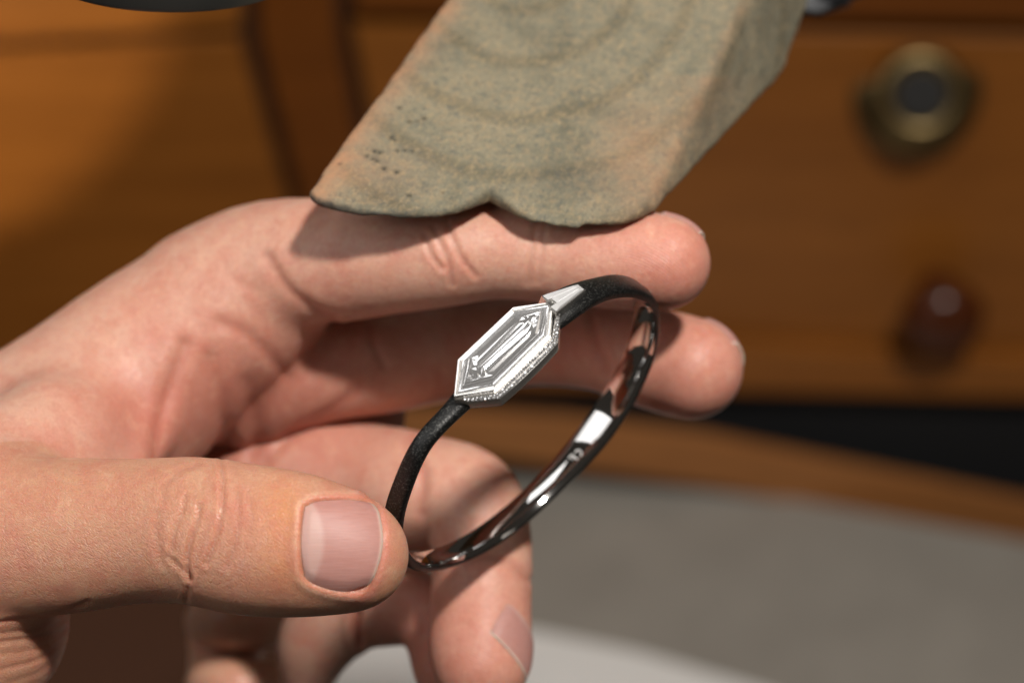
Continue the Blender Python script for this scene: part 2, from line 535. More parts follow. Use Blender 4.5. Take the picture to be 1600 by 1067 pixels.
bench = tag(empty("workbench", PB), "honey coloured wooden jeweller's workbench front with drawers and two round knobs, blurred behind the hand", "workbench")
slab("back_board", [(-700, -500), (2300, -500), (2300, 800), (-700, 760)], -60, 150, M_GAP, bench)
slab("top_rail", [(-600, -300), (400, -300), (375, 45), (-600, 100)], 60, 110, M_WOOD, bench)
slab("drawer_front", [(-600, 118), (372, 62), (448, 320), (470, 760), (-600, 790)], 20, 75, M_WOOD, bench)
slab("stile", [(402, -300), (522, -300), (524, 40), (590, 400), (640, 760), (505, 760), (470, 320), (404, 50)], 35, 90, M_WOOD2, bench)
dr = slab("drawer_front", [(548, 40), (1700, 62), (2200, 62), (2200, 560), (1500, 545), (1000, 515), (640, 500)], 20, 75, M_WOOD, bench)
slab("upper_rail", [(548, -300), (2200, -300), (2200, 40), (1700, 38), (552, 18)], 70, 120, M_WOOD2, bench)
slab("ledge", [(640, 520), (1000, 530), (1500, 562), (2200, 578), (2200, 634), (1600, 622), (900, 606), (640, 602)], 90, 150, M_WOOD, bench)
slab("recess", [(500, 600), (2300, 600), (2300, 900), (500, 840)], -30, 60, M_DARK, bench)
slab("rail", [(480, 634), (880, 657), (1100, 684), (1600, 786), (2300, 945), (2300, 1060), (1600, 850), (1100, 758), (700, 705), (480, 690)], 160, 45, M_WOOD3, bench)

kc = ray_plane(1432, 140, PB + NB * 20, NB)
ka = unit([-0.06, -0.22, 0.97])
kn = lathe("knob", [(r, h * 0.62) for r, h in [(195, 0), (205, 14), (195, 30), (120, 44), (85, 70), (88, 120), (125, 165), (146, 200), (142, 232), (118, 258), (96, 250), (84, 225)]], kc, ka, M_BRASS, dr, k=1.2)
lathe("keyhole", [(80, 0), (80, 8)], kc + ka * 172, ka, M_KEYHOLE, dr, k=1.2)
kw = ray_plane(1462, 445, PB + NB * 20, NB)
lathe("knob", [(60, 0), (55, 60), (70, 90), (120, 125), (138, 175), (125, 225), (80, 258), (25, 268)], kw, NB, M_KNOBW, dr, k=1.2)

# grey board lying in front of the bench, white paper on the near side
NT = WUP
PT = ray_plane(1100, 770, PB + NB * 120, NB)
gb = slab("grey_board", [(560, 676), (700, 698), (1100, 752), (1600, 842), (2400, 1010), (2400, 1700), (470, 1500)], 0, 60, M_GREY, None, PT, NT, 10)
tag(gb, "flat grey board below the wooden rail", "board")
db = slab("arm_shade_board", [(-900, 480), (560, 676), (470, 1500), (-900, 1400)], -3, 60, M_ARM_SHADE, None, PT, NT, 10)  # added where the arm's shadow falls, the shade put into its colour
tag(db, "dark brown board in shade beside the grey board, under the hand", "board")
pp = slab("paper", [(466, 985), (640, 978), (835, 984), (1000, 1018), (1180, 1072), (1500, 1180), (1500, 1500), (476, 1500)], 8, 4, M_PAPER, None, PT, NT, 1)
tag(pp, "white sheet of paper lying under the fingertips", "paper")

# black lamp dish, only its lower rim in view at the top
lc = cam_pt(265, -37, -100)
lamp = tag(empty("desk_lamp", lc), "black round lamp shade hanging in at the upper left corner", "lamp")
lathe("lamp_shade", [(r * 0.74, h * 0.74) for r, h in [(260, 120), (236, 126), (236, 60), (252, 8), (262, 0), (266, 8), (262, 60), (250, 120), (200, 260), (90, 330), (60, 420)]], lc, unit([0.05, 0.9, 0.42]), M_LAMP, lamp)

# dark steel clamp behind the wood pin
cc = cam_pt(1292, 0, -900)
cl = tag(empty("clamp", cc), "small dark steel clamp peeking out right of the wooden pin", "clamp")
lathe("clamp_screw", [(18, -160), (34, -150), (34, -40), (44, -34), (44, 34), (34, 40), (30, 150)], cc + np.array([0, 20, 0]), unit([0.9, 0.25, 0.2]), M_STEEL, cl, 24)
lathe("clamp_plate", [(20, -14), (46, -10), (46, 10), (20, 14)], cc + np.array([-30, 15, 20]), unit([0.2, 0.2, 0.95]), M_STEEL, cl, 24)

# =====================================================================
# BENCH PIN (wooden wedge with a notch)
# =====================================================================
TL3, BL3 = None, None
ntop = unit([0.06, 0.62, 0.78]); ptop = cam_pt(740, 325, -34)
tl = ray_plane(690, 0, ptop, ntop); tr = ray_plane(1168, 0, ptop, ntop)
br = ray_plane(1016, 318, ptop, ntop); bl = ray_plane(474, 297, ptop, ntop)
def pl_from(a, b, c, toward):
    n = unit(np.cross(b - a, c - a))
    if np.dot(n, toward - a) > 0: n = -n
    return n, a
mid = (tl + tr + br + bl) / 4 - ntop * 30
n_r, p_r = pl_from(tr, br, br + WUP * 100 + np.array([-28, 0, 0]), mid)
n_l, p_l = pl_from(tl, bl, bl + WUP * 100, mid)
q1 = ray_plane(996, 368, p_r, n_r); q2 = ray_plane(1140, 212, p_r, n_r)
n_b, p_b = pl_from(q1, q2, q1 + (bl - br), mid)
n_f, p_f = pl_from(bl, br, br + WUP * 100, mid)
n_c = unit(np.cross(ray_plane(1232, 100, p_r, n_r) - ray_plane(1268, 0, p_r, n_r), bl - br))
p_c = ray_plane(1232, 100, p_r, n_r)
if np.dot(n_c, mid - p_c) > 0: n_c = -n_c
notch_top = ray_plane(765, 312, ptop, ntop)
acr = unit(br - bl); wid = np.linalg.norm(br - bl)
fwd = n_f - np.dot(n_f, WUP) * WUP; fwd = unit(fwd)
rs = np.random.RandomState(4)
ph = rs.rand(12, 4)
def rough_n(P, f0, amp):
    v = np.zeros(len(P), np.float32)
    for i in range(6):
        w_ = unit(ph[i, :3] - 0.5) * f0 * (1 + 0.35 * i)
        v += np.sin(P @ w_.astype(np.float32) + ph[i, 3] * 6.28 + 1.7 * np.sin(P @ (w_[[1, 2, 0]] * 0.6).astype(np.float32)))
    return v * amp / 6
pits_px = [(612, 214), (640, 190), (652, 189), (663, 184), (617, 219), (621, 234), (632, 234), (586, 236), (583, 248), (594, 238), (590, 251), (625, 168), (620, 268), (600, 262), (531, 255), (640, 305), (692, 300), (573, 243), (644, 236)]
pits = np.array([ray_plane(x, y, ptop, ntop) for x, y in pits_px])
def f_pin(P):
    h = lambda n, p: (P - p.astype(np.float32)) @ n.astype(np.float32)
    u = (P - bl.astype(np.float32)) @ acr.astype(np.float32) / wid
    front = h(n_f, p_f) - 46 * np.maximum(np.sin(np.pi * np.clip(u / 0.53, 0, 1)), 0) ** 0.8 * (u < 0.53) - 58 * np.maximum(np.sin(np.pi * np.clip((u - 0.53) / 0.47, 0, 1)), 0) ** 0.7
    d = smax(h(ntop, ptop), h(n_r, p_r), 22)
    d = smax(d, h(n_b, p_b), 20)
    d = smax(d, h(n_c, p_c), 20)
    d = smax(d, h(n_l, p_l), 26)
    d = smax(d, front, 16)
    q = P - notch_top.astype(np.float32)
    a = q @ WUP.astype(np.float32); q2_ = q - a[:, None] * WUP.astype(np.float32)
    along = q2_ @ fwd.astype(np.float32); lat = q2_ @ acr.astype(np.float32)
    vn = np.abs(lat) * 0.62 - (along + 26) * 0.62
    d = smax(d, -vn, 12)
    return (d + rough_n(P, 0.04, 1.6) + rough_n(P, 0.11, 0.8)).astype(np.float32)
V, F, Nn = sdf_mesh(f_pin, [-470, 100, -1000], [800, 900, 120], 4.0, 1)
Q = to_px(V)
pin = None
dl, _ = poly_dist(Q, [(690, 0), (520, 240), (485, 300)], False)
dr_, _ = poly_dist(Q, [(1165, 0), (1080, 180), (1015, 318)], False)
du = (V - bl) @ acr / wid
df = (V - p_f) @ n_f
pit = np.zeros(len(V))
for k, p in enumerate(pits):
    dd = np.linalg.norm(V - p, axis=1); r = 2.2 + 1.5 * ph[k % 12, 0]
    g = np.exp(-(dd / r) ** 2); pit = np.maximum(pit, g)
V = V - Nn * (pit * 5)[:, None]
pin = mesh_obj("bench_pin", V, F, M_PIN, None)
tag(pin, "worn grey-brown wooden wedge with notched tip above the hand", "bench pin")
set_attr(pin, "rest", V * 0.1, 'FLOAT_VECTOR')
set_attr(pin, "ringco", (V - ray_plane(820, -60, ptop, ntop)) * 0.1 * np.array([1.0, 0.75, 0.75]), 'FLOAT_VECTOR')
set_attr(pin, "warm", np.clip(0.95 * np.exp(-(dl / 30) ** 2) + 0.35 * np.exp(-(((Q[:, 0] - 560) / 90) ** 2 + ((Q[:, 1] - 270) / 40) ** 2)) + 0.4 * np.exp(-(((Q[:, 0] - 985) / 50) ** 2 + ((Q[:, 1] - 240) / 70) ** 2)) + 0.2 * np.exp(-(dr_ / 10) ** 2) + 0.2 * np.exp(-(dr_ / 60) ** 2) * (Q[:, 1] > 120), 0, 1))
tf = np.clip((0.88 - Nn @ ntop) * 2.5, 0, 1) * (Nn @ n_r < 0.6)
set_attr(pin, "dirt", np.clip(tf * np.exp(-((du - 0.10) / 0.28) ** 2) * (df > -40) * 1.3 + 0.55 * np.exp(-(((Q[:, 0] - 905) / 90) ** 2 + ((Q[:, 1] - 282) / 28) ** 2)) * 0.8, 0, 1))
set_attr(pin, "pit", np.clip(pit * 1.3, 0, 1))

# =====================================================================
# LEFT HAND
# =====================================================================
thumb = chain([(-260, 900, -60, 150), (-60, 850, 40, 132), (110, 836, 95, 118), (215, 829, 125, 109), (305, 829, 155, 111), (385, 843, 178, 114), (460, 851, 196, 109), (520, 860, 206, 96), (556, 868, 208, 81)])
index = chain([(330, 470, -355, 116), (430, 418, -315, 104), (560, 405, -235, 92), (690, 396, -180, 82), (770, 389, -168, 76), (870, 396, -155, 76), (960, 404, -138, 77), (1036, 411, -120, 74)])
middle = chain([(380, 580, -480, 120), (500, 562, -465, 94), (600, 560, -495, 84), (715, 545, -535, 76), (820, 535, -515, 67), (930, 540, -440, 68), (1010, 558, -355, 76), (1082, 576, -300, 79)])
ringf = chain([(420, 740, -570, 116), (560, 755, -510, 96), (650, 770, -440, 92), (730, 782, -385, 80), (752, 845, -350, 76), (752, 925, -310, 76), (750, 1005, -270, 78), (752, 1040, -255, 72)])
pinky = chain([(478, 1060, -640, 40), (496, 1000, -600, 60), (545, 955, -550, 63), (600, 945, -520, 62), (655, 952, -480, 57), (688, 988, -440, 55), (700, 1045, -400, 53)])
indexmeta = chain([(-420, 960, -220, 200), (-140, 860, -280, 205), (100, 690, -335, 165), (262, 552, -360, 140), (400, 455, -345, 116)])

def rotz(a):
    c, s = math.cos(a), math.sin(a); return np.array([[c, -s, 0], [s, c, 0], [0, 0, 1.0]])

TH_C = cam_pt(300, 830, 0)
def f_hand(P):
    P = np.asarray(P, np.float32)
    palm = d_chain(P, indexmeta, 20)
    # adductor web between thumb and index, its free edge turned to the palm
    palm = smin(palm, cone(P, cam_pt(205, 600, -345), cam_pt(90, 770, -130), 92, 105), 55)
    palm = smin(palm, cone(P, cam_pt(286, 560, -335), cam_pt(192, 745, -150), 38, 42), 28)
    palm = smin(palm, cone(P, cam_pt(75, 690, -120), cam_pt(-90, 800, 30), 88, 130), 90)
    hol = smin(ellipsoid(P, cam_pt(400, 640, -640), (270, 200, 170)), cone(P, cam_pt(430, 740, -640), cam_pt(520, 920, -610), 120, 70), 60)
    palm = smin(palm, hol, 24)
    # thumb is a bit flatter front to back
    Pt = P.copy(); Pt[:, 2] = (Pt[:, 2] - 160) * 1.12 + 160
    th = d_chain(Pt, thumb, 10) * 0.95
    thenar = cone(P, cam_pt(-330, 1000, -120), cam_pt(-60, 968, -40), 210, 168)
    th = smin(th, thenar, 60)
    d = smin(palm, th, 75)
    d1 = smin(palm, d_chain(P, index, 8), 34)
    d2 = smin(palm, d_chain(P, middle, 8), 40)
    d3 = smin(palm, d_chain(P, ringf, 8), 34)
    d4 = smin(palm, d_chain(P, pinky, 8), 26)
    for e in (d1, d2, d3, d4): d = smin(d, e, 7)
    return d.astype(np.float32)

V, F, Nn = sdf_mesh(f_hand, [-1010, -760, -820], [430, 290, 340], 4.0, 2)
Q = to_px(V); Zc = V[:, 2]

NAIL = [(473, 793), (470, 825), (469.5, 856), (473, 900), (497, 917), (532, 926), (566, 926), (580, 908), (592, 871), (595, 837), (590, 803), (581, 783), (546, 778), (497, 780), (480, 787)]
disp = np.zeros(len(V)); redline = np.zeros(len(V))
front = (Nn[:, 2] > 0.0) & (Zc > 40) & (Q[:, 0] > 380)
ix = np.where(front)[0]
dN, insN = poly_dist(Q[ix], catmull(NAIL, 4, True))
sd = np.where(insN, -dN, dN)
dist_side = np.clip((Q[ix, 0] - 560) / 40, 0, 1)
disp[ix] += -7 * np.clip(-sd / 4, 0, 1) + 2.6 * np.exp(-((sd - 6) / 9) ** 2) * (sd > 0) * (1 - 0.8 * dist_side) - 4.0 * np.exp(-((sd - 3) / 5) ** 2) * dist_side
redline[ix] += np.exp(-(sd / 4) ** 2) * 0.6
nail_sd = np.full(len(V), 99.0); nail_sd[ix] = sd

def crease(poly, w, depth, z0=-1e9, z1=1e9, bulge=0.22, nz=-0.4):
    P2 = catmull(poly, 6)
    lo = P2.min(0) - 6*w; hi = P2.max(0) + 6*w
    i = np.where((Q[:, 0] > lo[0]) & (Q[:, 0] < hi[0]) & (Q[:, 1] > lo[1]) & (Q[:, 1] < hi[1]) & (Zc > z0) & (Zc < z1) & (Nn[:, 2] > nz))[0]
    if len(i) == 0: return
    d, _ = poly_dist(Q[i], P2, False)
    disp[i] += -depth * np.exp(-(d / w) ** 2) + bulge * depth * np.exp(-((d - 2.2 * w) / (1.2 * w)) ** 2)
    redline[i] = np.maximum(redline[i], np.exp(-(d / (1.2 * w)) ** 2) * min(1, depth / 10))

# thumb knuckle folds
ZT = -60
crease([(296, 905), (292, 880), (296, 850), (306, 820), (312, 790)], 4, 4.2, ZT)
crease([(268, 860), (272, 830), (284, 800), (290, 775)], 4, 3.0, ZT)
crease([(346, 722), (348, 760), (346, 800), (338, 840), (322, 880)], 4, 3.4, ZT)
crease([(262, 868), (278, 884), (295, 900)], 4, 2.2, ZT)
crease([(372, 770), (374, 810), (366, 850), (356, 885)], 5, 2.0, ZT)
crease([(254, 785), (258, 760), (280, 735), (310, 725)], 5, 1.6, ZT)
crease([(246, 800), (244, 840), (254, 880)], 6, 1.6, ZT)
crease([(291, 938), (292, 925), (296, 905)], 4, 2.4, ZT)
crease([(390, 770), (392, 800), (386, 835)], 6, 1.2, ZT)
# folds fanning out at the root of the thumb
for (x0, y0, xm, ym, x1, y1, dp) in ((0, 972, 90, 958, 138, 940, 2.6), (0, 990, 70, 980, 120, 955, 1.4), (0, 1003, 85, 990, 122, 966, 2.0), (-5, 1022, 60, 1012, 105, 985, 1.0), (0, 1046, 60, 1030, 100, 1000, 1.8), (10, 1066, 60, 1050, 90, 1022, 1.0)):
    crease([(x0, y0), (xm, ym), (x1, y1)], 3.6, dp, -220, bulge=0.1, nz=0)
# index joint folds
crease([(676, 352), (690, 385), (700, 410), (706, 445)], 4, 3.2, -330, 0, 0.1)
crease([(698, 345), (708, 375), (722, 405), (742, 430)], 4.5, 3.6, -330, 0, 0.1)
crease([(664, 365), (672, 395), (690, 420)], 4, 3, -330, 0)
crease([(838, 345), (832, 390), (826, 440)], 6, 2.5, -330, 0)
crease([(850, 345), (846, 395), (842, 440)], 5, 2, -330, 0)
# base of index and palm lines
crease([(418, 402), (440, 440), (470, 470), (520, 500)], 9, 4, -420, -100)
crease([(355, 420), (372, 440), (400, 455)], 9, 1.5, -420, -100, 0)
crease([(345, 505), (380, 520), (420, 555), (450, 590)], 12, 4, -620, -100, 0)
crease([(330, 560), (345, 620), (352, 700)], 12, 4, -700, -160, 0.2)
crease([(288, 540), (268, 600), (250, 660), (243, 722)], 11, 4.5, -520, -40, 0.3)
crease([(385, 600), (400, 660), (396, 720)], 14, 3, -700, -160, 0.2)
crease([(580, 510), (586, 540), (600, 570)], 7, 3, -560, -200)
crease([(415, 720), (460, 675), (520, 640), (560, 605)], 9, 4, -660, -200)
crease([(920, 480), (930, 530), (945, 580)], 7, 4, -420, -200)
# ring finger joint folds
crease([(735, 880), (765, 874), (800, 884), (826, 905)], 7, 4, -420, -150)
crease([(640, 690), (660, 740), (655, 800)], 10, 5, -480, -250)
crease([(557, 955), (556, 980), (560, 1005)], 6, 14, -640, -300, nz=-1)

V2 = V + Nn * disp[:, None]
# --- albedo of the skin: pinker pads, pinker palm with its shading put in, tan knuckle and cuticle -----
tint = np.empty((len(V), 4)); tint[:, 3] = 1
base = np.array([0.67, 0.392, 0.292]); pink = np.array([0.62, 0.235, 0.175]); tan = np.array([0.58, 0.29, 0.17]); red = np.array([0.48, 0.13, 0.085]); orange = np.array([0.60, 0.25, 0.10])
C = np.tile(base, (len(V), 1))
def blend(col, w):
    global C
    w = np.clip(w, 0, 1)[:, None]; C = C * (1 - w) + col * w
def blob(x, y, rx, ry): return np.exp(-(((Q[:, 0] - x) / rx) ** 2 + ((Q[:, 1] - y) / ry) ** 2))
isthumb = np.clip((Zc + 30) / 60, 0, 1) * (Q[:, 0] > -400) * (Q[:, 1] > 690)
blend(tan, 0.75 * isthumb)
blend(np.array([0.55, 0.21, 0.155]), 0.9 * (1 - isthumb) * (blob(420, 640, 190, 130) + 0.7 * blob(220, 660, 80, 70)))  # palm is pinker; the darker shade of its hollow is also put in here
for (x, y, z, r) in ((1050, 420, -118, 90), (1085, 585, -300, 95), (750, 1010, -270, 95), (690, 1000, -430, 90)):
    dd = np.linalg.norm(V - cam_pt(x, y, z), axis=1); blend(pink, 0.85 * np.exp(-(dd / r) ** 2 * 0.55))
blend(pink, 0.5 * (1 - isthumb) * blob(880, 540, 130, 60))
blend(orange, isthumb * (0.7 * blob(440, 800, 34, 44) + 0.55 * blob(440, 880, 36, 50) + 0.35 * blob(610, 940, 40, 30)))
blend(np.array([0.66, 0.27, 0.2]), isthumb * 0.8 * np.exp(-((nail_sd - 8) / 9) ** 2) * (Q[:, 0] > 545))
blend(np.array([0.74, 0.52, 0.37]), 0.45 * isthumb * np.exp(-((nail_sd - 7) / 4) ** 2) * (Q[:, 0] < 560))
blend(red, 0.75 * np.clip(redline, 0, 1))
tint[:, :3] = C
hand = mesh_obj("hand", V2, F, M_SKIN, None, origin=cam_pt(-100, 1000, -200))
tag(hand, "left hand holding a black bangle between thumb and curled fingertips", "hand")
set_attr(hand, "rest", V * 0.1, 'FLOAT_VECTOR')
set_attr(hand, "tint", tint, 'FLOAT_COLOR')
set_attr(hand, "fold", np.clip(0.25 + 0.75 * isthumb * np.clip((470 - Q[:, 0]) / 120, 0.25, 1), 0, 1))
whorl = (V - cam_pt(960, 520, -90)) * 0.1
set_attr(hand, "whorl", whorl, 'FLOAT_VECTOR')
set_attr(hand, "print", np.clip(1.3 * np.exp(-(np.linalg.norm(V - cam_pt(1040, 425, -60), axis=1) / 75) ** 2) + 0.8 * np.exp(-(np.linalg.norm(V - cam_pt(745, 1030, -195), axis=1) / 60) ** 2), 0, 1))

def march(o, d, tmax=700):
    """sphere trace rays o+t d to the hand's skin; o,d (n,3)"""
    t = np.zeros(len(o))
    for _ in range(60):
        e = f_hand((o + d * t[:, None]).astype(np.float32)); t = np.minimum(t + e * 0.8, tmax)
    return o + d * t[:, None]

def coons(left, right, top, bot, ns, nt_):
    L = catmull(left, 8); R = catmull(right, 8); T = catmull(top, 8); B_ = catmull(bot, 8)
    def at(P, u):
        s = np.r_[0, np.cumsum(np.linalg.norm(np.diff(P, axis=0), axis=1))]; s /= s[-1]
        return np.stack([np.interp(u, s, P[:, 0]), np.interp(u, s, P[:, 1])], -1)
    u = np.linspace(0, 1, ns); v = np.linspace(0, 1, nt_)
    Uu, Vv = np.meshgrid(u, v, indexing='ij')
    lu, ru, tv, bv = at(L, v), at(R, v), at(T, u), at(B_, u)
    p = (1-Uu)[..., None]*lu[None] + Uu[..., None]*ru[None] + (1-Vv)[..., None]*tv[:, None] + Vv[..., None]*bv[:, None]
    c00, c10, c01, c11 = L[0], R[0], L[-1], R[-1]
    p -= ((1-Uu)*(1-Vv))[..., None]*c00 + (Uu*(1-Vv))[..., None]*c10 + ((1-Uu)*Vv)[..., None]*c01 + (Uu*Vv)[..., None]*c11
    return p, Uu, Vv

def nail_mesh(name, S, Nrm, Uu, Vv, lift, lun_c, parent):
    ns, nt_ = Uu.shape
    e = np.minimum(np.minimum(Vv, 1 - Vv) * 7, 1) * np.minimum(Uu * 9, 1)
    P = S + Nrm * ((lift * np.sqrt(np.clip(e, 0, 1)) - 3.0 * (1 - e)))[..., None]
    low = P - Nrm * 6.0
    V = np.concatenate([P.reshape(-1, 3), low.reshape(-1, 3)]); F = []
    n = ns * nt_
    idx = lambda i, j: i * nt_ + j
    for i in range(ns-1):
        for j in range(nt_-1):
            F.append([idx(i, j), idx(i+1, j), idx(i+1, j+1), idx(i, j+1)])
            F.append([n+idx(i, j), n+idx(i, j+1), n+idx(i+1, j+1), n+idx(i+1, j)])
    rim = [idx(i, 0) for i in range(ns)] + [idx(ns-1, j) for j in range(1, nt_)] + [idx(i, nt_-1) for i in range(ns-2, -1, -1)] + [idx(0, j) for j in range(nt_-2, 0, -1)]
    for a, b in zip(rim, rim[1:] + rim[:1]): F.append([a, n+a, n+b, b])
    f0 = F[0]; cr = np.cross(V[f0[1]] - V[f0[0]], V[f0[2]] - V[f0[1]])
    if np.dot(cr, Nrm[0, 0]) < 0: F = [f[::-1] for f in F]
    o = mesh_obj(name, V, F, M_NAIL, parent)
    lun = np.clip((lun_c - (Uu + 0.32 * (Vv - 0.5) ** 2 * 4 * lun_c * 2.0)) / 0.06 + 0.5, 0, 1) * 0.48
    edge = np.clip((Uu - 0.965) / 0.03, 0, 1)
    set_attr(o, "lunula", np.tile(lun.ravel(), 2)); set_attr(o, "edge", np.tile(edge.ravel(), 2)); set_attr(o, "rest", V * 0.1, 'FLOAT_VECTOR')
    return o

def grads(P):
    P = P.astype(np.float32); h = 2.0
    g = np.stack([f_hand(P + np.eye(3, dtype=np.float32)[i]*h) - f_hand(P - np.eye(3, dtype=np.float32)[i]*h) for i in range(3)], 1)
    return g / np.linalg.norm(g, axis=1, keepdims=True)

# thumbnail
pg, Uu, Vv = coons([(477, 788), (470.5, 825), (469.5, 860), (476, 905)], [(583, 783), (592, 805), (597, 840), (593, 872), (578, 916)],
                   [(477, 788), (500, 780), (546, 777), (583, 783)], [(476, 905), (498, 919), (534, 928), (578, 916)], 40, 40)
o_ = np.array([cam_pt(x, y, 420) for x, y in pg.reshape(-1, 2)])
d_ = o_ - np.array([0, 0, DIST]); d_ /= np.linalg.norm(d_, axis=1, keepdims=True)
S = march(o_, d_); G = grads(S)
nail_mesh("thumbnail", S.reshape(40, 40, 3), G.reshape(40, 40, 3), Uu, Vv, 2.5, 0.30, hand)

def wrap_nail(center, axis, dorsal, s0, s1, half, lift, r=150):
    axis = unit(axis); dorsal = unit(dorsal - np.dot(dorsal, axis) * axis); side = np.cross(axis, dorsal)
    u = np.linspace(0, 1, 22); v = np.linspace(0, 1, 22)
    Uu, Vv = np.meshgrid(u, v, indexing='ij')
    th = (Vv - 0.5) * 2 * half
    bow = 1 - 0.16 * ((Vv - 0.5) * 2) ** 2
    s = s0 + (s1 - s0) * np.where(Uu > 0.5, 0.5 + (Uu - 0.5) * bow, 0.5 + (Uu - 0.5) * bow)
    dirs = dorsal * np.cos(th)[..., None] + side * np.sin(th)[..., None]
    o = center + axis * s[..., None] + dirs * r
    S = march(o.reshape(-1, 3), -dirs.reshape(-1, 3), r)
    G = grads(S)
    sh = Uu.shape + (3,)
    return nail_mesh("fingernail", S.reshape(sh), G.reshape(sh), Uu, Vv, lift, 0.2, hand)

wrap_nail(cam_pt(1036, 411, -118), np.array([1, -0.12, 0.1]), np.array([0.1, 0.75, -0.45]), -18, 58, 0.85, 4.5)
wrap_nail(cam_pt(1082, 576, -300), np.array([0.75, -0.35, 0.45]), np.array([0.45, 0.62, -0.45]), -22, 58, 0.85, 4.5)
wrap_nail(cam_pt(752, 1005, -270), np.array([-0.40, -0.62, 0.65]), np.array([0.85, 0.15, 0.50]), -42, 34, 0.8, 3.5)

# second hand far behind, closed to a loose fist; two lit finger joints show under the thumb
fist = [chain([(322, y, -1000, 34), (336, y - 3, -940, 40), (365, y, -905, 41), (402, y + 2, -925, 40), (420, y + 5, -1000, 38), (395, y + 6, -1080, 36)], 3) for y in (892, 970, 1072, 1150)]
fback = chain([(350, 880, -1060, 50), (352, 1000, -1070, 56), (350, 1180, -1070, 56)], 3)
def f_fist(P):
    P = np.asarray(P, np.float32)
    d = smin(d_chain(P, fback, 10), cone(P, cam_pt(250, 1400, -1180), cam_pt(350, 1140, -1090), 100, 60), 40)
    for c in fist: d = smin(d, d_chain(P, c, 8), 9)
    return d.astype(np.float32)
Vf, Ff, Nf = sdf_mesh(f_fist, [-900, -1300, -1340], [-320, -320, -780], 7.0, 1)
hand2 = mesh_obj("hand", Vf, Ff, M_SKIN, None)
tag(hand2, "strongly blurred closed hand far behind, glimpsed below the thumb", "hand")
set_attr(hand2, "rest", Vf * 0.1, 'FLOAT_VECTOR')
t2 = np.ones((len(Vf), 4)); t2[:, :3] = (0.66, 0.375, 0.255)
set_attr(hand2, "tint", t2, 'FLOAT_COLOR')

# =====================================================================
# BANGLE
# =====================================================================
e2 = unit([0.774, -0.635, 0]); U3 = np.array([0.635, 0.774, 0])
cphi = 0.40; sphi = math.sqrt(1 - cphi**2)
V3 = e2 * cphi + np.array([0, 0, -sphi])
AX = unit(np.cross(U3, V3))                      # bangle axis
RC = cam_pt(822, 667, 0)
cl_px = [(632, 868, 17, 20), (616, 838, 16, 20), (616, 805, 16, 20), (627, 765, 15, 20), (658, 694, 14, 19), (706, 643, 14, 20), (745, 600, 20, 20), (790, 556, 24, 20), (836, 512, 26, 20), (880, 478, 27, 20), (912, 461, 21, 22), (942, 451, 18, 23), (973, 447, 20, 23), (999, 456, 21, 22), (1010, 480, 21, 21), (1009, 520, 22, 20), (997, 562, 23, 20), (968, 620, 23, 20), (926, 682, 23, 20), (870, 744, 22, 20), (813, 799, 21, 20), (745, 849, 20, 20), (692, 872, 19, 20), (655, 878, 18, 20)]
cl_px = np.array(cl_px, float)
ctr = np.array([[*ray_plane(x, y, RC, AX), a, r] for x, y, a, r in cl_px])
ctr[:, 3] *= np.where(cl_px[:, 0] > 890, 1.16, 1.04) * np.where((cl_px[:, 1] > 600) & (cl_px[:, 0] > 740), 1.05, 1.0); ctr[:, 4] *= 1.12
ctr = catmull(ctr, 14, True)
for _ in range(30): ctr = (np.roll(ctr, 1, 0) + ctr * 2 + np.roll(ctr, -1, 0)) / 4
CC, HA, RT = ctr[:, :3], ctr[:, 3], ctr[:, 4]
tan_ = np.roll(CC, -1, 0) - np.roll(CC, 1, 0); tan_ /= np.linalg.norm(tan_, axis=1, keepdims=True)
rad = np.cross(tan_, AX); 
if np.dot(rad[0], CC[0] - RC) < 0: rad = -rad
def bandmesh(name, prof, mat, parent):
    m = len(CC); k = len(prof); V = []; F = []
    for i in range(m):
        for a, r in prof: V.append(CC[i] + AX * a * HA[i] + rad[i] * r * RT[i])
    for i in range(m):
        j = (i + 1) % m
        for q in range(k - 1): F.append([i*k+q, i*k+q+1, j*k+q+1, j*k+q])
    V = np.array(V)
    f0 = F[k // 2]; cr = np.cross(V[f0[1]] - V[f0[0]], V[f0[2]] - V[f0[1]])
    return mesh_obj(name, V, F, mat, parent)
bangle = tag(empty("bangle", ctr[np.argmin(W(CC)[:, 2]), :3]), "slim black oval bangle set with a long white diamond, held upright by the hand", "bangle")
th_o = np.linspace(-0.11 * math.pi, 1.11 * math.pi, 26)
sup = lambda c, p: np.sign(c) * abs(c) ** p
outer = [(sup(math.cos(t), 0.75), sup(math.sin(t), 0.75) * 0.5) for t in th_o]
e_in = outer[0]
inner = [(e_in[0] * x, e_in[1] - 0.20 * (1 - x * x)) for x in np.linspace(-1, 1, 15)]
bandmesh("band", outer, M_BLACK, bangle)
bandmesh("inner_lining", inner, M_CHROME, bangle)

